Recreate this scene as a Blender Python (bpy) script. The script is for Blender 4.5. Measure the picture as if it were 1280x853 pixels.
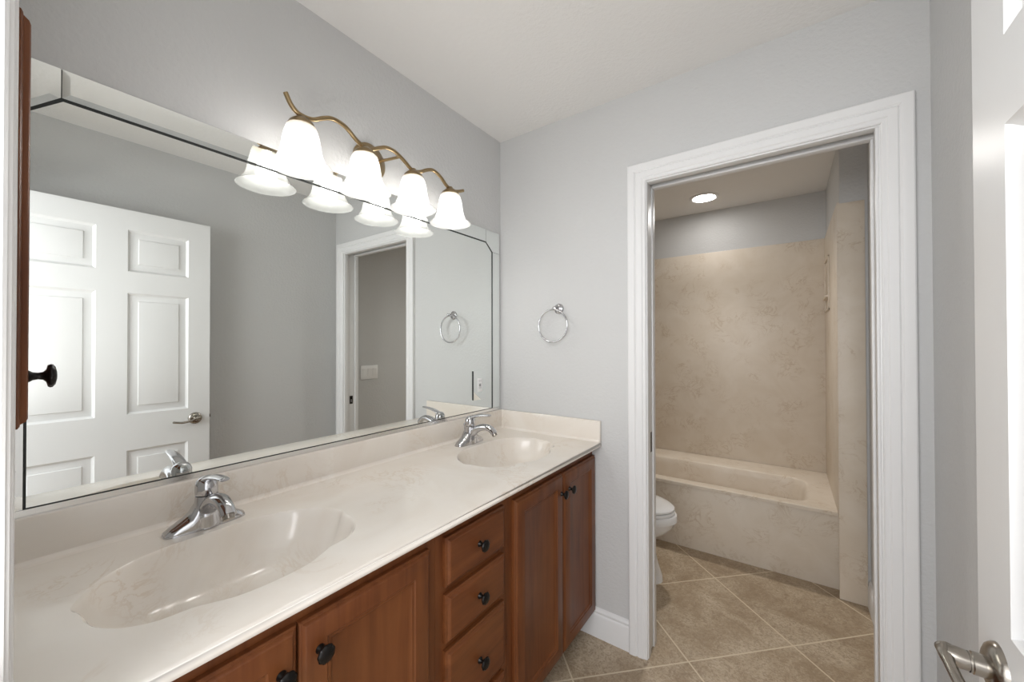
import bpy, bmesh, math, random
from mathutils import Vector, Matrix
random.seed(4)
for o in list(bpy.data.objects):
    bpy.data.objects.remove(o, do_unlink=True)
S = bpy.context.scene
COL = S.collection

# ------------------------------------------------------------------ camera, world, light, exposure
cam_d = bpy.data.cameras.new('camera'); cam = bpy.data.objects.new('camera', cam_d); COL.objects.link(cam)
cam_d.sensor_width = 36; cam_d.lens = 36 * 486.58 / 1280; cam_d.clip_start = .02
yaw, pitch, roll = .6177, .0084, -.0018
Fv = Vector((-math.sin(yaw) * math.cos(pitch), math.cos(yaw) * math.cos(pitch), math.sin(pitch)))
Rv = Vector((math.cos(yaw), math.sin(yaw), 0)); Uv = Rv.cross(Fv)
R2 = Rv * math.cos(roll) + Uv * math.sin(roll); U2 = -Rv * math.sin(roll) + Uv * math.cos(roll)
M = Matrix((R2, U2, -Fv)).transposed().to_4x4(); M.translation = Vector((1.2829, -1.6978, 1.3434))
cam.matrix_world = M
S.camera = cam

world = bpy.data.worlds.new('world'); S.world = world; world.use_nodes = True
bg = world.node_tree.nodes['Background']; bg.inputs[0].default_value = (.95, .97, 1, 1); bg.inputs[1].default_value = 1.0

BULB = 28.0          # emission of the four vanity bulbs
DOWNLIGHT = 26.0     # emission of the recessed light's lens
def area(name, loc, rot, sx, sy, power, color=(1, 1, 1)):
    d = bpy.data.lights.new(name, 'AREA'); d.shape = 'RECTANGLE'; d.size = sx; d.size_y = sy; d.energy = power; d.color = color
    o = bpy.data.objects.new(name, d); COL.objects.link(o); o.location = loc; o.rotation_euler = rot
    return o
# added fill light, unseen behind the camera, shining in through the entry doorway
area('doorway_fill', (1.1, -2.75, 1.80), (math.radians(90), 0, 0), 1.7, .8, 22, (.97, .98, 1))
# unseen soft fill added in the doorway, aimed up to bounce off the ceiling
area('ceiling_bounce_fill', (.88, -1.74, 1.00), (math.radians(180), 0, 0), .30, .10, 3, (1, .99, .97))

S.view_settings.view_transform = 'Standard'; S.view_settings.look = 'None'
S.view_settings.exposure = 0.84; S.view_settings.gamma = 1; S.view_settings.use_curve_mapping = False
S.cycles.use_denoising = True
S.cycles.max_bounces = 14; S.cycles.diffuse_bounces = 6; S.cycles.glossy_bounces = 8; S.cycles.transmission_bounces = 6
S.cycles.transparent_max_bounces = 10
S.cycles.sample_clamp_indirect = 3.0; S.cycles.blur_glossy = .6
S.cycles.caustics_reflective = True; S.cycles.caustics_refractive = False

# ------------------------------------------------------------------ materials
def mat(name, color=(.8, .8, .8), rough=.5, metal=0., spec=.5):
    m = bpy.data.materials.new(name); m.use_nodes = True
    b = m.node_tree.nodes['Principled BSDF']
    b.inputs['Base Color'].default_value = (*color, 1); b.inputs['Roughness'].default_value = rough
    b.inputs['Metallic'].default_value = metal; b.inputs['Specular IOR Level'].default_value = spec
    return m
def N(m, t): return m.node_tree.nodes.new(t)
def L(m, a, b): m.node_tree.links.new(a, b)
def bsdf(m): return m.node_tree.nodes['Principled BSDF']
def pos(m): return N(m, 'ShaderNodeNewGeometry').outputs['Position']
def mapping(m, src, scale=(1, 1, 1), rot=(0, 0, 0), loc=(0, 0, 0)):
    n = N(m, 'ShaderNodeMapping'); L(m, src, n.inputs['Vector'])
    n.inputs['Scale'].default_value = scale; n.inputs['Rotation'].default_value = rot; n.inputs['Location'].default_value = loc
    return n.outputs[0]
def noise(m, vec, scale, detail=3, rough=.5, dist=0):
    n = N(m, 'ShaderNodeTexNoise'); L(m, vec, n.inputs['Vector'])
    n.inputs['Scale'].default_value = scale; n.inputs['Detail'].default_value = detail
    n.inputs['Roughness'].default_value = rough; n.inputs['Distortion'].default_value = dist
    return n.outputs['Fac']
def ramp(m, fac, stops):
    n = N(m, 'ShaderNodeValToRGB'); L(m, fac, n.inputs[0]); e = n.color_ramp.elements
    while len(e) < len(stops): e.new(.5)
    for i, (p, c) in enumerate(stops): e[i].position = p; e[i].color = (*c, 1)
    return n.outputs[0]
def mix(m, fac, a, b, mode='MIX'):
    n = N(m, 'ShaderNodeMix'); n.data_type = 'RGBA'; n.blend_type = mode
    for sock, v in ((n.inputs[0], fac), (n.inputs[6], a), (n.inputs[7], b)):
        if hasattr(v, 'node'): L(m, v, sock)
        else: sock.default_value = v if isinstance(v, (int, float)) else (*v, 1)
    return n.outputs[2]
def bump(m, h, strength, dist=.002):
    n = N(m, 'ShaderNodeBump'); L(m, h, n.inputs['Height']); n.inputs['Strength'].default_value = strength
    n.inputs['Distance'].default_value = dist; L(m, n.outputs[0], bsdf(m).inputs['Normal'])

def paint(name, color, scale, strength, rough=.55, dist=.002):
    m = mat(name, color, rough, spec=.3); p = pos(m)
    bump(m, noise(m, p, scale, 3, .55), strength, dist)
    return m
M_WALL = paint('grey_wall_paint', (.592, .594, .592), 70, .5, .5, .004)
M_CEIL = paint('white_ceiling_texture', (.80, .79, .775), 60, .45, .75, .004)
M_TRIM = mat('white_semi_gloss_trim', (.78, .78, .78), .38)
M_DOOR = mat('white_door_paint', (.73, .73, .725), .32)
def _d():
    m = M_DOOR; p = mapping(m, pos(m), (60, 60, 3)); bump(m, noise(m, p, 3, 3), .06, .001)
_d()
def marble(name, base, tan, pale, rough, scale, vs=.4):
    m = mat(name, base, rough); p = pos(m)
    w = mapping(m, p, (1, 1.3, 1.1), (.5, .3, .6))
    big = noise(m, w, scale * .55, 5, .55, 1.2)
    c = mix(m, ramp(m, big, [(.35, (0, 0, 0)), (.75, (1, 1, 1))]), base, pale)
    v = noise(m, w, scale, 6, .62, 2.2)
    vein = ramp(m, v, [(.47, (0, 0, 0)), (.505, (1, 1, 1)), (.54, (0, 0, 0))])
    mask = ramp(m, noise(m, p, scale * .9, 2), [(.48, (0, 0, 0)), (.66, (1, 1, 1))])
    f = mix(m, 1.0, vein, mask, 'MULTIPLY')
    f2 = mix(m, 1.0, f, (vs, vs, vs), 'MULTIPLY')
    c = mix(m, f2, c, tan)
    L(m, c, bsdf(m).inputs['Base Color'])
    return m
M_MARBLE = marble('cream_cultured_marble', (.765, .705, .635), (.58, .45, .32), (.83, .79, .735), .15, 5.5)
M_SURROUND = marble('beige_surround_marble', (.68, .595, .49), (.48, .36, .24), (.74, .665, .57), .42, 8, .6)
def wood(name, axis):
    m = mat(name, (.2, .07, .03), .38, spec=.3); p = pos(m)
    sc = {'z': (9, 9, .7), 'y': (9, .7, 9)}[axis]
    g = noise(m, mapping(m, p, sc), 3.2, 6, .6, .4)
    c = ramp(m, g, [(.28, (.082, .0235, .0072)), (.5, (.142, .0435, .0135)), (.75, (.188, .063, .020))])
    cl = noise(m, p, 5, 2)
    c = mix(m, ramp(m, cl, [(.4, (.0, .0, .0)), (.7, (.35, .35, .35))]), c, (.215, .082, .026))
    L(m, c, bsdf(m).inputs['Base Color'])
    bump(m, noise(m, mapping(m, p, tuple(s * 6 for s in sc)), 3, 4), .05, .001)
    return m
M_WOODV = wood('reddish_maple_upright_grain', 'z'); M_WOODH = wood('reddish_maple_level_grain', 'y')
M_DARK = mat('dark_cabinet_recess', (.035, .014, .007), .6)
M_BLACK = mat('oil_rubbed_bronze', (.012, .010, .009), .30, .6)
M_CHROME = mat('chrome', (.56, .56, .575), .06, 1)
M_NICKEL = mat('satin_nickel', (.36, .33, .29), .24, 1)
M_BRASS = mat('antique_brass', (.36, .265, .145), .28, 1)
M_MIRROR = mat('mirror_silver', (.90, .925, .905), 0.0, 1)
M_STRIP = mat('mirror_strip_silver', (.90, .93, .915), .03, 1)
M_ALU = mat('brushed_aluminium', (.78, .78, .77), .22, 1)
M_BACK = mat('mirror_edge_backing', (.02, .024, .022), .5)
M_PORC = mat('white_porcelain', (.84, .84, .84), .08)
M_PLAST = mat('white_plastic', (.86, .86, .86), .3)
M_HOLE = mat('black_slot', (.01, .01, .01), .6)
M_CAULK = mat('cream_caulk', (.72, .66, .56), .5)
def aged():
    m = mat('aged_mirror_silver', (.9, .92, .91), .02, 1); p = pos(m)
    n = noise(m, mapping(m, p, (1, 3, 1)), 14, 5, .7)
    c = ramp(m, n, [(.60, (.9, .92, .91)), (.66, (.05, .05, .05))])
    L(m, c, bsdf(m).inputs['Base Color']); return m
M_AGED = aged()
def tile():
    m = mat('travertine_look_tile', (.35, .27, .2), .42); p = pos(m)
    v = mapping(m, p, (1, 1, 1), (0, 0, math.radians(45)), (-.599 + 0.511 * 8, 0, 0))
    # rotated axes: (x-y)/sqrt2 and (x+y)/sqrt2
    sep = N(m, 'ShaderNodeSeparateXYZ'); L(m, p, sep.inputs[0])
    def mth(op, a, b):
        n = N(m, 'ShaderNodeMath'); n.operation = op
        for s, val in zip(n.inputs, (a, b)):
            if hasattr(val, 'node'): L(m, val, s)
            else: s.default_value = val
        return n.outputs[0]
    u = mth('MULTIPLY', mth('SUBTRACT', sep.outputs[0], sep.outputs[1]), .70711)
    w = mth('MULTIPLY', mth('ADD', sep.outputs[0], sep.outputs[1]), .70711)
    cb = N(m, 'ShaderNodeCombineXYZ')
    L(m, mth('ADD', u, -.599 + .511 * 12), cb.inputs[0]); L(m, mth('ADD', w, -.205 + .511 * 12), cb.inputs[1])
    br = N(m, 'ShaderNodeTexBrick'); L(m, cb.outputs[0], br.inputs['Vector'])
    br.offset = 0; br.squash = 1
    br.inputs['Scale'].default_value = 1; br.inputs['Mortar Size'].default_value = .0036; br.inputs['Mortar Smooth'].default_value = .15
    br.inputs['Bias'].default_value = 0; br.inputs['Brick Width'].default_value = .511; br.inputs['Row Height'].default_value = .511
    br.inputs['Color1'].default_value = (.15, .15, .15, 1); br.inputs['Color2'].default_value = (.85, .85, .85, 1)
    a = noise(m, p, 5, 6, .65, .6); b = noise(m, p, 60, 5, .7, 1.6)
    c = ramp(m, a, [(.30, (.33, .24, .15)), (.48, (.44, .34, .23)), (.68, (.60, .50, .375))])
    c = mix(m, ramp(m, b, [(.46, (.0, .0, .0)), (.60, (.75, .75, .75))]), c, (.29, .21, .135))
    c = mix(m, ramp(m, noise(m, p, 34, 6, .75, 2.5), [(.52, (.0, .0, .0)), (.68, (.45, .45, .45))]), c, (.66, .57, .44))
    c = mix(m, .22, c, br.outputs['Color'], 'SOFT_LIGHT')
    c = mix(m, br.outputs['Fac'], c, (.68, .58, .43))
    L(m, c, bsdf(m).inputs['Base Color'])
    inv = mth('SUBTRACT', 1.0, br.outputs['Fac'])
    h = mth('ADD', inv, mth('MULTIPLY', b, .25))
    bump(m, h, .5, .002)
    return m
M_TILE = tile()
def emis(name, color, strength):
    m = bpy.data.materials.new(name); m.use_nodes = True; nt = m.node_tree; nt.nodes.clear()
    e = nt.nodes.new('ShaderNodeEmission'); o = nt.nodes.new('ShaderNodeOutputMaterial')
    e.inputs[0].default_value = (*color, 1); e.inputs[1].default_value = strength
    nt.links.new(e.outputs[0], o.inputs[0]); return m
M_BULB = emis('lit_bulb', (1, .975, .935), BULB)
M_LENS = emis('lit_lens', (1, .97, .93), DOWNLIGHT)
def frosted():
    m = bpy.data.materials.new('frosted_glass'); m.use_nodes = True; nt = m.node_tree; nt.nodes.clear()
    tr = nt.nodes.new('ShaderNodeBsdfTransparent'); tr.inputs[0].default_value = (1, 1, 1, 1)
    tl = nt.nodes.new('ShaderNodeBsdfTranslucent'); tl.inputs[0].default_value = (.12, .118, .115, 1)
    df = nt.nodes.new('ShaderNodeBsdfPrincipled'); df.inputs['Base Color'].default_value = (.9, .9, .89, 1); df.inputs['Roughness'].default_value = .25
    m1 = nt.nodes.new('ShaderNodeMixShader'); m1.inputs[0].default_value = .45
    m2 = nt.nodes.new('ShaderNodeMixShader'); m2.inputs[0].default_value = .78
    o = nt.nodes.new('ShaderNodeOutputMaterial')
    nt.links.new(tl.outputs[0], m1.inputs[1]); nt.links.new(df.outputs[0], m1.inputs[2])
    nt.links.new(tr.outputs[0], m2.inputs[1]); nt.links.new(m1.outputs[0], m2.inputs[2]); nt.links.new(m2.outputs[0], o.inputs[0])
    return m
M_FROST = frosted()

# ------------------------------------------------------------------ mesh helpers (all shapes in world metres)
def BM(): return bmesh.new()
def box(bm, x0, x1, y0, y1, z0, z1, bev=0, seg=2):
    vs = [bm.verts.new(p) for p in ((x0,y0,z0),(x1,y0,z0),(x1,y1,z0),(x0,y1,z0),(x0,y0,z1),(x1,y0,z1),(x1,y1,z1),(x0,y1,z1))]
    fs = [bm.faces.new([vs[i] for i in f]) for f in ((3,2,1,0),(4,5,6,7),(0,1,5,4),(1,2,6,5),(2,3,7,6),(3,0,4,7))]
    if bev:
        es = list({e for f in fs for e in f.edges})
        bmesh.ops.bevel(bm, geom=es, offset=bev, segments=seg, profile=.5, affect='EDGES')
def frame_of(t):
    t = t.normalized(); up = Vector((0, 0, 1)) if abs(t.z) < .95 else Vector((0, 1, 0))
    a = t.cross(up).normalized(); b = a.cross(t).normalized(); return a, b
def spline(pts, n=8):
    P = [Vector(p) for p in pts]; out = []
    for i in range(len(P) - 1):
        a = P[max(i - 1, 0)]; b = P[i]; c = P[i + 1]; d = P[min(i + 2, len(P) - 1)]
        for k in range(n):
            t = k / n
            out.append(.5 * ((2 * b) + (c - a) * t + (2 * a - 5 * b + 4 * c - d) * t * t + (3 * b - a - 3 * c + d) * t ** 3))
    out.append(P[-1]); return out
def tube(bm, pts, r, seg=14, cap=True, flat=1.0):
    pts = [Vector(p) for p in pts]; n = len(pts); rings = []
    rr = r if callable(r) else (lambda t: r)
    a0 = None
    for i, p in enumerate(pts):
        t = (pts[min(i + 1, n - 1)] - pts[max(i - 1, 0)])
        a, b = frame_of(t)
        if a0 is not None and a.dot(a0) < 0: a, b = -a, -b
        a0 = a; q = rr(i / (n - 1))
        rings.append([bm.verts.new(p + a * math.cos(2 * math.pi * k / seg) * q + b * math.sin(2 * math.pi * k / seg) * q * flat) for k in range(seg)])
    for A, B in zip(rings, rings[1:]):
        for k in range(seg): bm.faces.new((A[k], A[(k + 1) % seg], B[(k + 1) % seg], B[k]))
    if cap:
        bm.faces.new(rings[0][::-1]); bm.faces.new(rings[-1])
def rings_mesh(bm, rings, cap0=False, cap1=False, closed=True):
    V = [[bm.verts.new(p) for p in r] for r in rings]
    for A, B in zip(V, V[1:]):
        n = len(A)
        for k in range(n if closed else n - 1): bm.faces.new((A[k], A[(k + 1) % n], B[(k + 1) % n], B[k]))
    if cap0: bm.faces.new(V[0][::-1])
    if cap1: bm.faces.new(V[-1])
    return V
def lathe(bm, prof, origin=(0, 0, 0), axis='z', seg=32, cap0=False, cap1=False, mod=None):
    o = Vector(origin); rings = []
    for i, (r, h) in enumerate(prof):
        ring = []
        for k in range(seg):
            a = 2 * math.pi * k / seg; q = r * (mod(a, i) if mod else 1); c, s = math.cos(a) * q, math.sin(a) * q
            ring.append(o + {'z': Vector((c, s, h)), 'x': Vector((h, c, s)), 'y': Vector((s, h, c))}[axis])
        rings.append(ring)
    rings_mesh(bm, rings, cap0, cap1)
def obj(name, bm, material, parent=None, sharp=38, recalc=True):
    if recalc: bmesh.ops.recalc_face_normals(bm, faces=bm.faces)
    me = bpy.data.meshes.new(name); bm.to_mesh(me); bm.free()
    for p in me.polygons: p.use_smooth = True
    me.set_sharp_from_angle(angle=math.radians(sharp))
    me.materials.append(material)
    o = bpy.data.objects.new(name, me); COL.objects.link(o)
    if parent:
        off = Vector((0, 0, 0)); q = parent
        while q: off += q.location; q = q.parent
        me.transform(Matrix.Translation(-off)); o.parent = parent
    return o
def tag(o, label, cat, group=None, kind=None):
    o['label'] = label; o['category'] = cat
    if group: o['group'] = group
    if kind: o['kind'] = kind
    return o
def thing(name, loc, label, cat, group=None, kind=None):
    o = bpy.data.objects.new(name, None); COL.objects.link(o); o.location = loc; o.empty_display_size = .05
    return tag(o, label, cat, group, kind)
def struct(name, bm, material, label, cat, sharp=38):
    return tag(obj(name, bm, material, None, sharp), label, cat, None, 'structure')
def copy_tree(o, loc=None, label=None, parent=None):
    c = o.copy(); COL.objects.link(c)
    if parent: c.parent = parent
    if loc is not None: c.location = loc
    if label: c['label'] = label
    for ch in list(o.children): copy_tree(ch, None, None, c)
    return c

# ------------------------------------------------------------------ room shell
H = 2.45; W = 1.64; YN = -1.685; HB = 2.44
XL, XR = .7863, 1.5265; ZT = 2.045           # casing opening of the far doorway
JL, JR, JT = .790, 1.5225, 2.040             # jamb faces
BW = 1.618; YB = 1.86; SX = 1.507; SY = .99  # bath right wall, back wall, return wall side and front

bm = BM(); box(bm, -.15, 1.9, -3.2, 2.0, -.05, 0); struct('floor', bm, M_TILE, 'beige stone-look tile floor laid on the diagonal', 'floor')
bm = BM(); box(bm, -.15, 1.8, -1.8, .02, H, H + .05); struct('ceiling', bm, M_CEIL, 'white textured ceiling above the vanity area', 'ceiling')
bm = BM(); box(bm, -.15, 1.8, .06, 2.0, HB, HB + .05); struct('ceiling', bm, M_CEIL, 'white ceiling above the tub and toilet', 'ceiling')
bm = BM(); box(bm, -.12, 0, -1.8, 0.0, 0, H); struct('wall_left', bm, M_WALL, 'grey wall behind the vanity mirror', 'wall')
bm = BM()
box(bm, -.12, JL - .02, 0, .115, 0, H + .04); box(bm, JR + .02, W + .12, 0, .115, 0, H + .04); box(bm, JL - .02, JR + .02, 0, .115, JT + .05, H + .04)
struct('wall_far', bm, M_WALL, 'grey wall around the open doorway to the tub', 'wall')
bm = BM(); box(bm, W, W + .12, -1.8, 0, 0, H); struct('wall_right', bm, M_WALL, 'grey side wall behind the open six-panel door', 'wall')
EX0, EX1, EZ = .655, 1.545, 2.06
bm = BM(); box(bm, -.12, EX0 - .02, -1.8, YN, 0, H); box(bm, EX1 + .02, W + .12, -1.8, YN, 0, H); box(bm, EX0 - .02, EX1 + .02, -1.8, YN, EZ + .02, H)
struct('wall_near', bm, M_WALL, 'grey wall around the entry doorway', 'wall')
bm = BM(); box(bm, -.13, -.01, .115, 2.0, 0, HB); struct('wall_bath_left', bm, M_WALL, 'grey wall behind the toilet tank', 'wall')
bm = BM(); box(bm, -.13, 1.8, YB, YB + .12, 0, HB); struct('wall_bath_back', bm, M_WALL, 'grey wall strip above the tub surround, facing the doorway', 'wall')
bm = BM(); box(bm, BW, BW + .14, .115, 2.0, 0, HB); struct('wall_bath_right', bm, M_WALL, 'narrow grey wall on the right of the tub room', 'wall')
bm = BM(); box(bm, SX, BW, SY, YB, 0, HB); struct('wall_return', bm, M_WALL, 'grey return wall at the foot of the tub', 'wall')

# baseboards
def base_profile_x(bm, x0, x1, y, s):      # along x on a wall at y, projecting s*thickness
    prof = [(0, 0), (.014, 0), (.014, .098), (.012, .104), (.009, .107), (.009, .113), (.011, .117), (.0085, .124), (.004, .130), (0, .132)]
    rings = [[(x, y + s * t, z) for t, z in prof] for x in (x0, x1)]
    rings_mesh(bm, rings, True, True, True)
def base_profile_y(bm, y0, y1, x, s):
    prof = [(0, 0), (.014, 0), (.014, .098), (.012, .104), (.009, .107), (.009, .113), (.011, .117), (.0085, .124), (.004, .130), (0, .132)]
    rings_mesh(bm, [[(x + s * t, y, z) for t, z in prof] for y in (y0, y1)], True, True, True)
bm = BM(); base_profile_x(bm, .40, .7115, 0, -1); struct('baseboard_far', bm, M_TRIM, 'white moulded baseboard between vanity and doorway', 'baseboard')
bm = BM(); base_profile_x(bm, 1.6045, W, 0, -1); struct('baseboard_far', bm, M_TRIM, 'short white baseboard between doorway casing and side wall', 'baseboard')
bm = BM(); base_profile_y(bm, -1.66, -.015, W, -1); struct('baseboard_right', bm, M_TRIM, 'white baseboard behind the open entry door', 'baseboard')
bm = BM(); base_profile_y(bm, .115, SY, BW, -1); struct('baseboard_bath', bm, M_TRIM, 'white baseboard inside the tub room beside the return wall', 'baseboard')

# casings
CAS = [(0, 0), (0, .0085), (.004, .0115), (.013, .0115), (.017, .0150), (.038, .0165), (.0425, .0130), (.0480, .0185), (.0560, .0200), (.0725, .0200), (.0765, .0175), (.0765, 0)]
def casing(bm, x0, x1, zt, y, s):
    rings = []
    for (o, t) in CAS:
        rings.append([(x0 - o, y + s * t, 0), (x0 - o, y + s * t, zt + o), (x1 + o, y + s * t, zt + o), (x1 + o, y + s * t, 0)])
    rings_mesh(bm, rings, closed=False)
t1 = thing('trim_1', (1.15, 0, 0), 'white moulded casing around the doorway to the tub', 'door casing', kind='structure')
bm = BM(); casing(bm, XL, XR, ZT, 0, -1); obj('casing', bm, M_TRIM, t1, 30)
bm = BM(); casing(bm, XL, XR, ZT, .115, 1); obj('casing', bm, M_TRIM, t1, 30)
bm = BM()                                            # split jambs: two strips each side of the pocket slot, plus the head
for y0, y1 in ((-.001, .038), (.082, .116)):
    box(bm, JL - .018, JL, y0, y1, 0, JT + .018, .0015); box(bm, JL, JR, y0, y1, JT, JT + .018, .0015)
box(bm, JR, JR + .018, -.001, .116, 0, JT + .018, .0015)
box(bm, JR - .008, JR, -.001, .030, 0, JT, .0015); box(bm, JR - .008, JR, .088, .116, 0, JT, .0015)
obj('jamb', bm, M_TRIM, t1)
bm = BM(); box(bm, JR - .0015, JR + .001, .046, .072, .880, .942); st = obj('strike_plate', bm, M_BLACK, t1)
st['label'] = 'dark strike plate'
bm = BM(); box(bm, JR - .0025, JR - .001, .054, .064, .892, .915); obj('strike_tongue', bm, M_CHROME, st)
d2 = thing('door_2', (.5, .06, 0), 'white pocket door slid back into the wall, only its edge showing', 'door', kind='structure')
bm = BM(); box(bm, .775, JL - .004, .043, .077, .010, JT + .02, .001); obj('door_edge', bm, M_TRIM, d2)
bm = BM(); box(bm, JL - .0045, JL - .0032, .049, .071, .868, .955); box(bm, JL - .0035, JL - .003, .052, .068, .885, .94)
obj('edge_pull', bm, M_BLACK, d2)['label'] = 'dark bronze edge pull'

t2 = thing('trim_2', (1.1, YN, 0), 'white entry doorway casing at the edge of view', 'door casing', kind='structure')
bm = BM(); casing(bm, EX0, EX1, EZ, YN, 1); obj('casing', bm, M_TRIM, t2, 30)
bm = BM(); box(bm, EX0 - .018, EX0 + .003, -1.80, YN, 0, EZ, .0015); box(bm, EX1 - .003, EX1 + .018, -1.80, YN, 0, EZ, .0015)
box(bm, EX0, EX1, -1.80, YN, EZ - .003, EZ + .018, .0015); obj('jamb', bm, M_TRIM, t2)

# ------------------------------------------------------------------ entry door, open flat along the right wall
DX, DY0, DY1, DZ = 1.50, -.862, -1.675, 2.04
d1 = thing('door_1', (1.517, -1.675, 0), 'white six-panel entry door standing open at the right', 'door', kind='structure')
def panel_door(bm, x, sgn, cols, rows, ya, yb, z0, z1):
    """one face of the door at x (sgn = outward direction): flat stiles and rails with moulded raised panels"""
    ys = sorted({ya, yb, *[v for c in cols for v in c]}); zs = sorted({z0, z1, *[v for r in rows for v in r]})
    for i in range(len(ys) - 1):
        for j in range(len(zs) - 1):
            c = (ys[i], ys[i + 1]); r = (zs[j], zs[j + 1])
            a, b = c; p, q = r
            is_panel = any(abs(k[0] - a) < 1e-6 and abs(k[1] - b) < 1e-6 for k in cols) and any(abs(k[0] - p) < 1e-6 and abs(k[1] - q) < 1e-6 for k in rows)
            if not is_panel:
                vs = [bm.verts.new(v) for v in ((x, a, p), (x, b, p), (x, b, q), (x, a, q))]; bm.faces.new(vs)
            else:
                prof = [(0, 0), (.0035, -.0055), (.011, -.0115), (.017, -.0115), (.041, -.0065), (.0435, -.0025), (.047, -.002)]
                rings = [[(x + sgn * d, a + o, p + o), (x + sgn * d, b - o, p + o), (x + sgn * d, b - o, q - o), (x + sgn * d, a + o, q - o)] for o, d in prof]
                rings_mesh(bm, rings, False, True)
cols = [(-1.212, -.962), (-1.575, -1.325)]
rows = [(.235, .800), (.985, 1.612), (1.722, 1.938)]
cols = [(min(c), max(c)) for c in cols]
bm = BM()
panel_door(bm, DX, -1, cols, rows, DY1, DY0, .012, DZ)
panel_door(bm, DX + .035, 1, cols, rows, DY1, DY0, .012, DZ)
for (ya, yb, za, zb) in ((DY0, DY0, .012, DZ), (DY1, DY1, .012, DZ)):
    bm.faces.new([bm.verts.new(v) for v in ((DX, ya, za), (DX + .035, ya, za), (DX + .035, ya, zb), (DX, ya, zb))])
for z in (.012, DZ):
    bm.faces.new([bm.verts.new(v) for v in ((DX, DY0, z), (DX + .035, DY0, z), (DX + .035, DY1, z), (DX, DY1, z))])
bmesh.ops.remove_doubles(bm, verts=bm.verts, dist=1e-5)
obj('door_leaf', bm, M_DOOR, d1, 25)
def lever(sgn, xf):
    zc, yc = .925, -.930
    bm = BM(); lathe(bm, [(.0, .0125), (.012, .0125), (.022, .0115), (.029, .008), (.0325, .003), (.033, 0)], (0, 0, 0), 'x', 32)
    lathe(bm, [(.0135, .010), (.0135, .024), (.0125, .025), (.0125, .027)], (0, 0, 0), 'x', 24)
    for v in bm.verts: v.co = Vector((xf + sgn * v.co.x, yc + v.co.y, zc + v.co.z))
    h = obj('door_handle', bm, M_NICKEL, d1)
    bm = BM()
    tube(bm, [(xf + sgn * .024, yc, zc), (xf + sgn * .036, yc, zc + .001), (xf + sgn * .047, yc + .001, zc + .002)], lambda t: .0115 + .001 * math.sin(t * 3), 18)
    tube(bm, spline([(xf + sgn * .045, yc + .008, zc + .003), (xf + sgn * .048, yc - .010, zc + .001), (xf + sgn * .045, yc - .035, zc - .008), (xf + sgn * .042, yc - .065, zc - .012), (xf + sgn * .043, yc - .090, zc - .008), (xf + sgn * .047, yc - .108, zc - .004)]),
         lambda t: .0105 * (1 - .45 * min(t * 4, 1)) + .0008, 16, True, .9)
    obj('lever', bm, M_NICKEL, h)
lever(-1, DX); lever(1, DX + .035)
bm = BM(); box(bm, DX + .006, DX + .029, DY0 - .0005, DY0 + .0012, .90, .955); box(bm, DX + .012, DX + .023, DY0, DY0 + .010, .918, .938, .003)
obj('latch', bm, M_NICKEL, d1)
bm = BM()
for z in (.25, 1.02, 1.80):
    tube(bm, [(DX + .038, DY1 - .002, z - .045), (DX + .038, DY1 - .002, z + .045)], .006, 12)
obj('hinge', bm, M_NICKEL, d1)

# ------------------------------------------------------------------ tub room
tub = thing('bathtub', (.75, 1.46, 0), 'beige cultured-marble bathtub with a plain front apron', 'bathtub')
TX0, TX1, TY0, TY1, TZ = -.008, SX - .002, 1.062, YB - .012, .425
def rrect(x0, x1, y0, y1, r, z, n=7):
    pts = []
    for cx, cy, a0 in ((x1 - r, y1 - r, 0), (x0 + r, y1 - r, 90), (x0 + r, y0 + r, 180), (x1 - r, y0 + r, 270)):
        for k in range(n + 1):
            a = math.radians(a0 + 90 * k / n); pts.append((cx + r * math.cos(a), cy + r * math.sin(a), z))
    return pts
bm = BM()
ro = [rrect(TX0, TX1, TY0, TY1, .004, TZ - .022), rrect(TX0, TX1, TY0, TY1, .004, TZ - .004), rrect(TX0 + .003, TX1 - .003, TY0 + .004, TY1 - .003, .004, TZ)]
ri = [(0, 0), (.004, .002), (.012, .010), (.022, .05), (.045, .20), (.075, .29), (.14, .325)]
for o, d in ri: ro.append(rrect(.13 + o, 1.385 - o * 1.4, 1.135 + o * .8, 1.615 - o * .8, max(.10 - o * .3, .05), TZ - d))
rings_mesh(bm, ro, False, True); obj('rim_and_basin', bm, M_SURROUND, tub, 40)
bm = BM(); box(bm, TX0, TX1 - .002, TY0 + .012, TY0 + .03, 0.0, TZ - .018, .001); obj('apron', bm, M_SURROUND, tub)
bm = BM(); lathe(bm, [(.0, .006), (.018, .006), (.024, .003), (.026, 0)], (1.15, 1.375, TZ - .325), 'z', 24); obj('drain', bm, M_CHROME, tub)
bm = BM(); box(bm, TX1 - .005, TX1 + .001, TY0 + .008, TY0 + .012, 0, TZ - .02); obj('caulk_bead', bm, M_CAULK, tub)
sur = thing('tub_surround', (.75, 1.85, 0), 'beige veined marble wall panels lining the tub alcove', 'wall panel')
bm = BM(); box(bm, -.008, SX, YB - .011, YB - .001, TZ - .01, 2.095, .002); obj('back_panel', bm, M_SURROUND, sur)
bm = BM(); box(bm, SX - .011, SX - .001, SY - .002, YB - .011, TZ - .01, 2.095, .002); obj('end_panel', bm, M_SURROUND, sur)
bm = BM(); box(bm, -.009, .001, TY0, YB - .011, TZ - .01, 2.095, .002); obj('end_panel', bm, M_SURROUND, sur)
bm = BM(); box(bm, SX - .013, BW - .012, SY - .012, SY - .001, 0, 2.085, .002); obj('return_panel', bm, M_SURROUND, sur)
bm = BM(); 
for a, b, c, d in ((1.46, 1.76, 1.56, 1.572), (1.46, 1.76, 1.895, 1.907), (1.46, 1.472, 1.56, 1.907), (1.748, 1.76, 1.56, 1.907)): box(bm, SX - .020, SX - .010, a, b, c, d, .003)
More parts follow.
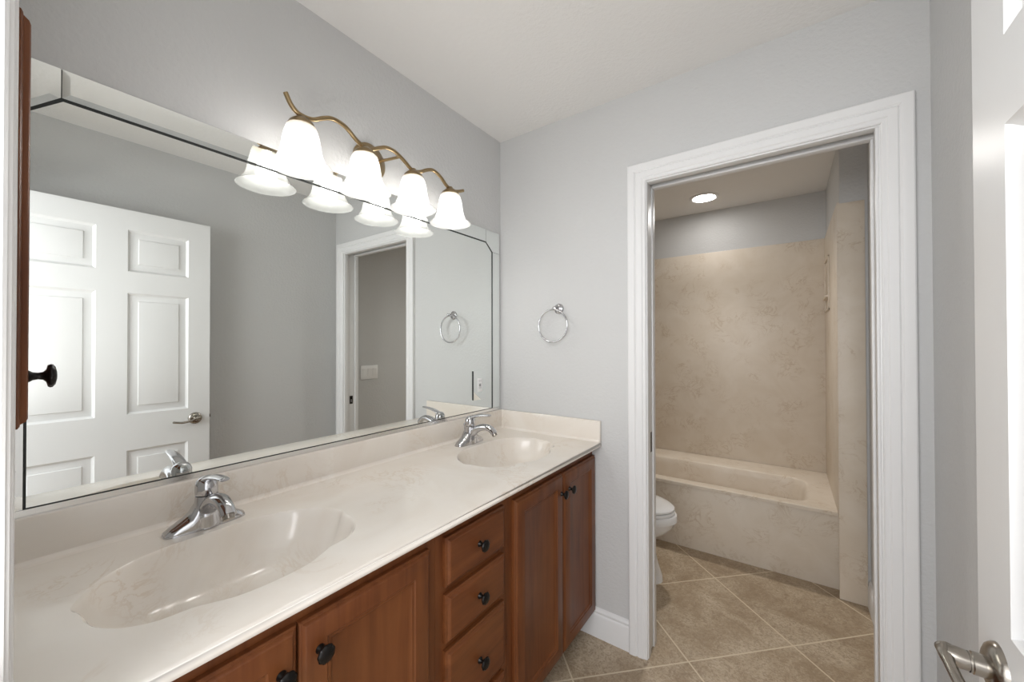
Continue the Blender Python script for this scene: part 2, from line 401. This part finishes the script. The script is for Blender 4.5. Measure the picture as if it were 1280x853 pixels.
nf = obj('soap_niche', bm, M_SURROUND, sur)
bm = BM(); box(bm, SX - .030, SX - .010, 1.475, 1.745, 1.64, 1.655, .003); obj('niche_shelf', bm, M_SURROUND, nf)

# toilet
TC = .595
toi = thing('toilet', (.40, TC, 0), 'white toilet beside the tub, half hidden by the doorway', 'toilet')
def egg(x0, x1, hw, z, n=36, back=.55):
    cx = x0 + (x1 - x0) * .42; pts = []
    for k in range(n):
        a = 2 * math.pi * k / n; c, s = math.cos(a), math.sin(a)
        rx = (x1 - cx) if c > 0 else (cx - x0)
        e = 1.0 if c > 0 else back + .25
        pts.append((cx + rx * c, TC + hw * (abs(s) ** e) * (1 if s > 0 else -1), z))
    return pts
TT = .772
bm = BM()
rings_mesh(bm, [egg(.19, .695, .118, 0), egg(.19, .692, .116, .03), egg(.20, .668, .104, .10), egg(.20, .650, .100, .18), egg(.18, .650, .115, .235), egg(.14, .715, .155, .28),
                egg(.11, .752, .178, .32), egg(.10, TT - .008, .187, .345), egg(.10, TT, .190, .352), egg(.10, TT, .190, .385), egg(.105, TT - .004, .187, .390), egg(.20, TT - .06, .14, .390), egg(.24, TT - .09, .11, .33), egg(.30, TT - .2, .06, .24)], True, True)
obj('bowl', bm, M_PORC, toi, 45)
bm = BM(); rings_mesh(bm, [egg(.21, TT - .014, .178, .391), egg(.205, TT - .010, .181, .396), egg(.205, TT - .010, .181, .404), egg(.21, TT - .014, .178, .408)], True, True); obj('seat', bm, M_PORC, toi, 45)
bm = BM(); rings_mesh(bm, [egg(.215, TT - .018, .175, .410), egg(.21, TT - .013, .179, .414), egg(.21, TT - .013, .179, .422), egg(.215, TT - .022, .173, .428), egg(.26, TT - .08, .12, .432), egg(.35, TT - .2, .05, .433)], True, True); obj('lid', bm, M_PORC, toi, 45)
bm = BM()
rings_mesh(bm, [[(p[0], p[1], z) for p in rrect(.025 + i, .205 - i, TC - .21 + i, TC + .21 - i, .03, z)] for z, i in ((.36, .02), (.40, .008), (.55, .002), (.725, 0))], True, True); obj('tank', bm, M_PORC, toi)
bm = BM(); box(bm, .018, .213, TC - .218, TC + .218, .726, .758, .010, 3); obj('tank_lid', bm, M_PORC, toi)
bm = BM(); tube(bm, [(.205, TC - .15, .67), (.222, TC - .15, .67)], .010, 14); tube(bm, [(.222, TC - .155, .67), (.226, TC - .08, .664)], lambda t: .006, 12); obj('flush_lever', bm, M_CHROME, toi)

# recessed downlight
dl = thing('recessed_light', (.775, 1.50, HB), 'round lit recessed light in the tub room ceiling', 'ceiling light')
bm = BM(); lathe(bm, [(.100, 0), (.099, -.006), (.092, -.011), (.080, -.010), (.074, -.003), (.073, 0)], (.775, 1.50, HB), 'z', 40); obj('trim_ring', bm, M_TRIM, dl)
bm = BM(); lathe(bm, [(.0735, -.004), (.055, -.009), (.02, -.012), (.001, -.0125)], (.775, 1.50, HB), 'z', 40, False, True); obj('lens', bm, M_LENS, dl)
sd = bpy.data.lights.new('downlight_beam', 'SPOT'); sd.energy = 30; sd.spot_size = math.radians(112); sd.spot_blend = 1; sd.shadow_soft_size = .06; sd.color = (1, .97, .93)
so = bpy.data.objects.new('downlight_beam', sd); COL.objects.link(so); so.parent = dl; so.location = (0, 0, -.03); so.rotation_euler = (math.radians(-24), 0, 0)

# light switch plate inside the tub room (seen in the mirror)
sw = thing('light_switch', (BW, .285, 1.11), 'white three-rocker light switch plate on the tub room wall', 'light switch')
bm = BM(); box(bm, BW - .006, BW - .0005, .285 - .082, .285 + .082, 1.11 - .057, 1.11 + .057, .002); obj('switch_plate', bm, M_PLAST, sw)
for k in (-1, 0, 1):
    bm = BM(); yc = .285 + k * .046
    rings_mesh(bm, [[(BW - x, yc - .0165, z) for x, z in ((.005, 1.077), (.0075, 1.077), (.0105, 1.143), (.005, 1.143))], [(BW - x, yc + .0165, z) for x, z in ((.005, 1.077), (.0075, 1.077), (.0105, 1.143), (.005, 1.143))]], True, True)
    obj('rocker', bm, M_PLAST, sw)

# ------------------------------------------------------------------ vanity cabinets
XF = .535; DT = .020; ZC = .866           # face-frame plane, door thickness, carcass top
def slab(bm, y0, y1, z0, z1, prof):
    rings = [[(XF + d, y0 + o, z0 + o), (XF + d, y1 - o, z0 + o), (XF + d, y1 - o, z1 - o), (XF + d, y0 + o, z1 - o)] for o, d in prof]
    rings_mesh(bm, rings, True, True)
P_DOOR = [(0, .0005), (0, .011), (.0025, .0135), (.005, .0140), (.008, .0180), (.0115, .0195), (.050, .0195), (.053, .0165), (.0555, .0160), (.0585, .0160), (.0615, .0125), (.067, .0105)]
P_DRAW = [(0, .0005), (0, .010), (.0025, .0120), (.0055, .0125), (.0095, .0175), (.0135, .0195), (.0155, .0195)]
def knob(parent, x, y, z, axis='x', sgn=1):
    bm = BM()
    prof = [(.0090, 0), (.0085, .0025), (.0058, .006), (.0048, .011), (.0058, .0155), (.0090, .0185), (.0155, .0200), (.0168, .0222), (.0163, .0245), (.0125, .0272), (.006, .0286), (.0005, .029)]
    lathe(bm, prof, (x, y, z), axis, 48, True, True, mod=lambda a, i: 1 + (.035 * math.cos(9 * a + i * .55) if i >= 5 and i < 11 else 0))
    return obj('knob', bm, M_BLACK, parent, 60)
def carcass(root, y0, y1, stiles):
    bm = BM(); t = .016
    for a, b in ((y0, y0 + t), (y1 - t, y1)):
        rings_mesh(bm, [[(x, y, z) for x, z in ((.004, 0), (.455, 0), (.455, .105), (XF - .0195, .105), (XF - .0195, ZC), (.004, ZC))] for y in (a, b)], True, True)
    box(bm, .004, XF - .019, y0 + t, y1 - t, .105, .121); box(bm, .004, .012, y0 + t, y1 - t, .121, ZC)
    obj('carcass', bm, M_WOODV, root)
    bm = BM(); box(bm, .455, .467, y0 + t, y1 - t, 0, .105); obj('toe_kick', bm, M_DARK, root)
    bm = BM()
    for a, b in stiles: box(bm, XF - .019, XF, a, b, .105, ZC)
    for (a1, b1), (a2, b2) in zip(stiles, stiles[1:]):
        box(bm, XF - .019, XF, b1, a2, .820, ZC); box(bm, XF - .019, XF, b1, a2, .105, .135)
    obj('face_frame', bm, M_WOODV, root)
def cab_door(root, y0, y1, z0, z1, ky, kz):
    bm = BM(); slab(bm, y0, y1, z0, z1, P_DOOR); d = obj('door', bm, M_WOODV, root, 30)
    knob(d, XF + .019, ky, kz); return d
CG = 'vanity cabinets under the marble top'
c1 = thing('vanity_cabinet', (.27, -1.34, 0), 'reddish brown vanity cabinet with two doors under the nearer basin', 'cabinet', CG)
carcass(c1, YN + .002, -.992, [(YN + .002, -1.655), (-1.352, -1.330), (-1.030, -.992)])
cab_door(c1, -1.658, -1.3435, .118, .831, -1.372, .762); cab_door(c1, -1.3385, -1.020, .118, .831, -1.303, .766)
c2 = thing('drawer_cabinet', (.27, -.83, 0), 'reddish brown bank of four vanity drawers between the door cabinets', 'cabinet', CG)
carcass(c2, -.991, -.682, [(-.991, -.950), (-.717, -.682)])
for z in (.695, .545, .325):
    bm = BM(); box(bm, XF - .018, XF - .001, -.950, -.717, z - .012, z + .012); obj('drawer_rail', bm, M_WOODH, c2)
for z0, z1 in ((.704, .834), (.556, .684), (.336, .536), (.118, .315)):
    bm = BM(); slab(bm, -.963, -.706, z0, z1, P_DRAW); d = obj('drawer', bm, M_WOODH, c2, 30)
    knob(d, XF + .019, -.8345, (z0 + z1) / 2)
c3 = thing('vanity_cabinet', (.27, -.34, 0), 'reddish brown vanity cabinet with two doors under the farther basin', 'cabinet', CG)
carcass(c3, -.681, -.004, [(-.681, -.643), (-.328, -.306), (-.034, -.004)])
cab_door(c3, -.651, -.3215, .118, .831, -.340, .757); cab_door(c3, -.3165, -.006, .118, .831, -.272, .757)

# ------------------------------------------------------------------ vanity top with moulded basins
ZV = .895
top = thing('vanity_countertop', (.29, -.84, ZV), 'long cream marble vanity top with two moulded oval basins', 'countertop')
half = [(0, .152), (.07, .153), (.13, .165), (.18, .192), (.217, .230), (.239, .272), (.2445, .292), (.239, .312), (.2365, .330), (.236, .352), (.227, .385), (.203, .420), (.170, .443), (.140, .4495), (.122, .4520), (.104, .461), (.065, .479), (.03, .4845)]
def outline(yc):
    pts = [(x, yc + d) for d, x in half] + [(.4855, yc)] + [(x, yc - d) for d, x in half[:0:-1]]
    n = len(pts); out = []
    for i in range(n):                       # closed catmull-rom
        a, b, c, d = (Vector((*pts[(i + k) % n], 0)) for k in (-1, 0, 1, 2))
        for k in range(4):
            t = k / 4; out.append(.5 * ((2 * b) + (c - a) * t + (2 * a - 5 * b + 4 * c - d) * t * t + (3 * b - a - 3 * c + d) * t ** 3))
    return [(v.x, v.y) for v in out]
BAS = (-1.347, -.365)
bm = BM()
es = []
def loop(pts):
    vs = [bm.verts.new(p) for p in pts]; return vs, [bm.edges.new((vs[i], vs[(i + 1) % len(vs)])) for i in range(len(vs))]
rv, re = loop([(.001, YN + .001, ZV), (.574, YN + .001, ZV), (.574, -.001, ZV), (.001, -.001, ZV)]); es += re
for yc in BAS: es += loop([(x, y, ZV) for x, y in outline(yc)])[1]
bmesh.ops.triangle_fill(bm, edges=es, use_beauty=True)
prof = [(.574, ZV), (.5765, ZV - .0006), (.5788, ZV - .0024), (.580, ZV - .0055), (.580, ZV - .0185), (.5785, ZV - .0215), (.575, ZV - .022), (.545, ZV - .022)]
rings_mesh(bm, [[(x, y, z) for x, z in prof] for y in (YN + .001, -.001)], closed=False)
for y in (YN + .001, -.001):
    bm.faces.new([bm.verts.new(v) for v in ((.001, y, ZV), (.574, y, ZV), (.580, y, ZV - .0055), (.580, y, ZV - .022), (.001, y, ZV - .022))])
bmesh.ops.remove_doubles(bm, verts=bm.verts, dist=1e-5)
obj('slab', bm, M_MARBLE, top, 50)
def basin(yc):
    o = outline(yc); n = len(o); cx = .318
    prof = [(1, 0), (.992, .0015), (.98, .006), (.965, .016), (.94, .036), (.89, .066), (.80, .094), (.66, .113), (.46, .124), (.24, .129), (.09, .131)]
    rings = []
    for s, d in prof:
        k = max(0, (s - .45) / .55)
        ring = []
        for i, (x, y) in enumerate(o):
            a = math.atan2((y - yc) / .245, (x - cx) / .168); ex, ey = cx + .162 * math.cos(a), yc + .238 * math.sin(a)
            bx, by = x * k + ex * (1 - k), y * k + ey * (1 - k)
            ring.append((cx + (bx - cx) * s, yc + (by - yc) * s, ZV - d))
        rings.append(ring)
    bm = BM(); rings_mesh(bm, rings, False, True); b = obj('basin', bm, M_MARBLE, top, 60)
    bm = BM(); lathe(bm, [(.0005, -.126), (.008, -.1255), (.016, -.1275), (.0225, -.128), (.0225, -.131)], (cx, yc, ZV), 'z', 28); obj('drain', bm, M_CHROME, b)
for yc in BAS: basin(yc)
bm = BM(); box(bm, .001, .0195, YN + .001, -.001, ZV - .001, .992, .003); 
cove = [(.019, ZV + .011), (.0215, ZV + .005), (.026, ZV + .001), (.032, ZV + .0001)]
rings_mesh(bm, [[(x, y, z) for x, z in cove] for y in (YN + .001, -.001)], closed=False)
obj('backsplash', bm, M_MARBLE, top)
bm = BM(); box(bm, .016, .580, -.0195, -.001, ZV - .001, .992, .003)
rings_mesh(bm, [[(x, -.0, z) if False else (x, -y, z) for y, z in cove] for x in (.02, .575)], closed=False)
obj('side_splash', bm, M_MARBLE, top)

# ------------------------------------------------------------------ faucets (one modelled, one copied)
def make_faucet(yc):
    X, Z = .098, ZV
    f = thing('faucet', (X, yc, Z), 'chrome single-lever faucet at the nearer basin', 'faucet', 'chrome basin faucets')
    P = lambda x, y, z: (X + x, yc + y, Z + z)
    # base with two sloping wings that rise into the tower
    st = [(-.0825, .004, .010), (-.080, .010, .016), (-.070, .017, .0215), (-.056, .025, .0245), (-.042, .034, .0265), (-.031, .044, .028), (-.024, .056, .0285), (-.018, .068, .027), (-.010, .0745, .026), (0, .076, .026)]
    st = st + [(-y, h, d) for y, h, d in st[-2::-1]]
    bm = BM(); rings = []
    for y, h, d in st:
        rings.append([P(d * math.copysign(abs(math.cos(a)) ** .8, math.cos(a)), y, h * max(0, math.sin(a)) ** .75) for a in [math.pi * k / 14 for k in range(15)]])
    rings_mesh(bm, rings, True, True, True)
    obj('base', bm, M_CHROME, f, 60)
    bm = BM()
    rings_mesh(bm, [[P(.006 + q * math.cos(a), q * 1.05 * math.sin(a), z) for a in [2 * math.pi * k / 28 for k in range(28)]] for z, q in ((.002, .030), (.012, .0295), (.035, .0262), (.058, .0236), (.072, .0225), (.078, .0222))], True, True)
    obj('tower', bm, M_CHROME, f, 60)
    bm = BM(); tube(bm, spline([P(.012, 0, .040), P(.040, 0, .066), P(.072, 0, .080), (P(.104, 0, .083)), P(.130, 0, .074), P(.145, 0, .060)]), lambda t: .0205 - .006 * t + .003 * max(0, t - .75) * 2, 22, True, .82)
    sp = obj('spout', bm, M_CHROME, f, 60)
    bm = BM(); tube(bm, [P(.140, 0, .063), P(.1475, 0, .052)], .0115, 20); obj('aerator', bm, M_NICKEL, sp)
    bm = BM(); lathe(bm, [(.0222, .080), (.0232, .082), (.0238, .092), (.0232, .104), (.0200, .114), (.0140, .1205), (.006, .1235), (.0005, .124)], P(.005, 0, 0), 'z', 30, True, True)
    h = obj('handle', bm, M_CHROME, f, 60)
    bm = BM(); tube(bm, spline([P(-.008, 0, .104), P(.018, 0, .118), P(.050, 0, .1285), P(.085, 0, .134), P(.112, 0, .136), P(.122, 0, .1365)]), lambda t: .0165 * (1 - .42 * t) if t < .95 else .0075, 18, True, .42)
    obj('lever', bm, M_CHROME, h, 60)
    bm = BM(); tube(bm, [P(-.028, 0, .01), P(-.030, 0, .075)], .0025, 10); lathe(bm, [(.0005, .088), (.004, .087), (.0052, .082), (.004, .077), (.0025, .075)], P(-.030, 0, 0), 'z', 16); obj('lift_rod', bm, M_CHROME, f)
    return f
f1 = make_faucet(BAS[0])
copy_tree(f1, (.098, BAS[1], ZV), 'chrome single-lever faucet at the farther basin')

# ------------------------------------------------------------------ wall mirror with mirrored strip border
MB0, MB1, MT, MBOT = YN + .004, -.020, 1.940, 1.007     # outer edges
IL, IR, IT = -1.6262, -.0775, 1.8765
mir = thing('wall_mirror', (0, -.85, 1.0), 'large frameless wall mirror bordered with mirrored strips', 'mirror')
bm = BM(); box(bm, .0005, .0035, MB0, MB1, MBOT - .003, MT); obj('backing', bm, M_BACK, mir)
bm = BM()
cy, cz = .0555, .046
def octo(o, x): return [(x, IL + o * .6, MBOT + .0022), (x, IR - o * 1.6, MBOT + .0022), (x, IR - o * 1.6, IT - cz - o * .4), (x, IR - cy - o * .4, IT - o), (x, IL + cy * .85 + o * .4, IT - o), (x, IL + o * .6, IT - cz - o * .4)]
rings_mesh(bm, [octo(.0062, .0036), octo(.0062, .0060)], True, True); obj('glass', bm, M_MIRROR, mir, 10)
def strip(pts, name, m=M_STRIP, bev=.012, lip=.0010):
    """flat mirrored strip with bevelled edges: pts = outline on the wall (y, z)"""
    c = Vector((sum(p[0] for p in pts) / len(pts), sum(p[1] for p in pts) / len(pts)))
    n = len(pts); P = [Vector(p) for p in pts]
    def inset(d):
        out = []
        for i in range(n):
            a, b, q = P[i - 1], P[i], P[(i + 1) % n]
            e1 = (b - a).normalized(); e2 = (q - b).normalized()
            n1 = Vector((-e1.y, e1.x)); n2 = Vector((-e2.y, e2.x))
            if n1.dot(c - b) < 0 and n2.dot(c - b) < 0: n1, n2 = -n1, -n2
            k = (n1 + n2); k = k / max(k.length_squared, .3) * 2
            out.append(b + k * d)
        return out
    bm = BM()
    i2 = inset(bev)
    rings_mesh(bm, [[(.0036, *p) for p in pts], [(.0065, *p) for p in pts], [(.0065 + lip, *p) for p in i2]], True, True)
    return obj(name, bm, m, mir, 4)
g = .0008
SL, SRr, ST = IL + cy * .85, IR - cy, IT           # seam positions
strip([(SL + g, IT + g), (SRr - g, IT + g), (SRr - g, MT), (SL + g, MT)], 'border_strip')
strip([(IR + g, MBOT), (MB1, MBOT), (MB1, IT - cz - g), (IR + g, IT - cz - g)], 'border_strip')
strip([(MB0, MBOT), (IL - g, MBOT), (IL - g, IT - cz - g), (MB0, IT - cz - g)], 'border_strip', M_AGED)
strip([(SRr + g, IT + g), (IR + g, IT - cz + g), (MB1, IT - cz + g), (MB1, MT), (SRr + g, MT)], 'corner_piece')
strip([(IL - g, IT - cz + g), (SL - g, IT + g), (SL - g, MT), (MB0, MT), (MB0, IT - cz + g)], 'corner_piece')
bm = BM(); box(bm, .0005, .0085, MB0, MB1, .9925, 1.0065); obj('bottom_channel', bm, M_ALU, mir)

# outlet set into the mirror near the corner
out = thing('wall_outlet', (.006, -.188, 1.137), 'white outlet with a mirrored plate set in the mirror', 'outlet')
bm = BM(); box(bm, .0062, .0105, -.235, -.142, 1.064, 1.212, .0012); obj('cover_plate', bm, M_STRIP, out)
bm = BM(); box(bm, .0060, .0100, -.2385, -.2352, 1.066, 1.210); obj('plate_edge', bm, M_BACK, out)
bm = BM(); box(bm, .0105, .0125, -.205, -.172, 1.104, 1.172, .001); rc = obj('receptacle', bm, M_PLAST, out)
bm = BM()
for z in (1.120, 1.155):
    box(bm, .0124, .0128, -.196, -.194, z, z + .009); box(bm, .0124, .0128, -.184, -.182, z, z + .009)
for z in (1.1345, 1.1415): box(bm, .0124, .0132, -.196, -.181, z - .002, z + .002)
obj('slots', bm, M_HOLE, rc)

# ------------------------------------------------------------------ vanity light bar
XB = .120
vl = thing('vanity_light', (0, -.82, 2.03), 'four-bell antique brass vanity light on the wall above the mirror', 'wall lamp')
bm = BM(); lathe(bm, [(.068, 0), (.068, .006), (.062, .012), (.050, .016), (.046, .021), (.030, .026), (.008, .028), (.0005, .028)], (.001, -.82, 2.030), 'x', 40, True, True); obj('back_plate', bm, M_BRASS, vl)
arm = [(-1.172, 2.062), (-1.158, 2.036), (-1.141, 2.021), (-1.120, 2.017), (-1.091, 2.022), (-1.062, 2.040), (-1.035, 2.052), (-1.008, 2.052), (-.982, 2.044), (-.950, 2.022), (-.920, 2.010), (-.893, 2.013), (-.862, 2.030), (-.836, 2.043), (-.810, 2.046), (-.785, 2.042), (-.750, 2.026), (-.720, 2.009), (-.700, 2.007), (-.672, 2.016), (-.645, 2.032), (-.615, 2.044), (-.590, 2.042), (-.562, 2.030), (-.535, 2.010), (-.512, 2.002), (-.485, 2.001), (-.458, 2.008), (-.430, 2.020)]
bm = BM(); tube(bm, spline([(XB, y, z) for y, z in arm], 5), .0068, 14); obj('arm', bm, M_BRASS, vl)
bm = BM(); tube(bm, [(.022, -.795, 2.035), (XB, -.770, 2.036)], .0052, 12); obj('strut', bm, M_BRASS, vl)
bm = BM(); tube(bm, [(.022, -.845, 2.035), (XB, -.872, 2.024)], .0052, 12); obj('strut', bm, M_BRASS, vl)
SHY = (-1.127, -.917, -.709, -.510)
first = None
for y, dz in zip(SHY, (.002, 0, -.002, -.006)):
    if first is None:
        bm = BM(); lathe(bm, [(.0005, 2.016), (.010, 2.015), (.013, 2.008), (.022, 2.003), (.033, 1.993), (.0385, 1.981), (.0375, 1.980), (.031, 1.990), (.010, 1.999)], (XB, y, dz), 'z', 32)
        cup = obj('shade_holder', bm, M_BRASS, vl)
        bm = BM(); lathe(bm, [(.024, 1.996), (.032, 1.990), (.0405, 1.978), (.0465, 1.960), (.0505, 1.938), (.0535, 1.916), (.058, 1.897), (.066, 1.880), (.077, 1.868), (.0845, 1.862), (.0855, 1.860)], (XB, y, dz), 'z', 44)
        sh = obj('glass_shade', bm, M_FROST, vl, 80)
        bm = BM(); lathe(bm, [(.0005, 1.975), (.013, 1.972), (.013, 1.950), (.016, 1.940), (.024, 1.928), (.0295, 1.912), (.030, 1.902), (.028, 1.890), (.021, 1.879), (.011, 1.8735), (.0005, 1.872)], (XB, y, dz), 'z', 20)
        bu = obj('light_bulb', bm, M_BULB, sh, 80)
        first = (cup, sh, y, dz)
    else:
        for src in first[:2]:
            c = copy_tree(src, None, None, vl); c.location = src.location + Vector((0, y - first[2], dz - first[3]))

# ------------------------------------------------------------------ towel ring
tr = thing('towel_ring', (.362, 0, 1.517), 'chrome towel ring on the grey wall beside the doorway', 'towel ring')
bm = BM(); lathe(bm, [(.0255, 0), (.0255, -.004), (.022, -.008), (.0165, -.0095), (.015, -.013), (.010, -.015), (.0075, -.020), (.0070, -.034), (.0095, -.038), (.0095, -.050), (.006, -.053), (.0005, -.0535)], (.362, -.0005, 1.517), 'y', 30, True, True)
obj('rosette_and_post', bm, M_CHROME, tr)
bm = BM(); R = .079
tube(bm, [(.362 - .012 + R * math.sin(a), -.044, 1.512 - R * (1 - math.cos(a)) ) for a in [2 * math.pi * k / 64 for k in range(65)]], .0042, 12, False)
bmesh.ops.remove_doubles(bm, verts=bm.verts, dist=1e-5)
obj('ring', bm, M_CHROME, tr)

# ------------------------------------------------------------------ small wall cabinet on the entry wall, seen edge-on
mc = thing('medicine_cabinet', (.27, YN, 1.23), 'brown wooden wall cabinet seen edge-on above the counter end', 'cabinet')
bm = BM(); box(bm, .060, .440, YN + .001, YN + .016, 1.245, 1.780, .001); obj('body', bm, M_WOODV, mc)
bm = BM(); yb = YN + .017
rings = [[(.045 + o, yb + d, 1.232 + o), (.452 - o, yb + d, 1.232 + o), (.452 - o, yb + d, 1.793 - o), (.045 + o, yb + d, 1.793 - o)] for o, d in [(0, 0), (0, .0115), (.0025, .0135), (.005, .014), (.008, .019), (.0115, .021), (.052, .021), (.056, .017), (.060, .016), (.066, .012)]]
rings_mesh(bm, rings, True, True); d = obj('door', bm, M_WOODV, mc, 30)
knob(d, .405, yb + .021, 1.299, 'y')
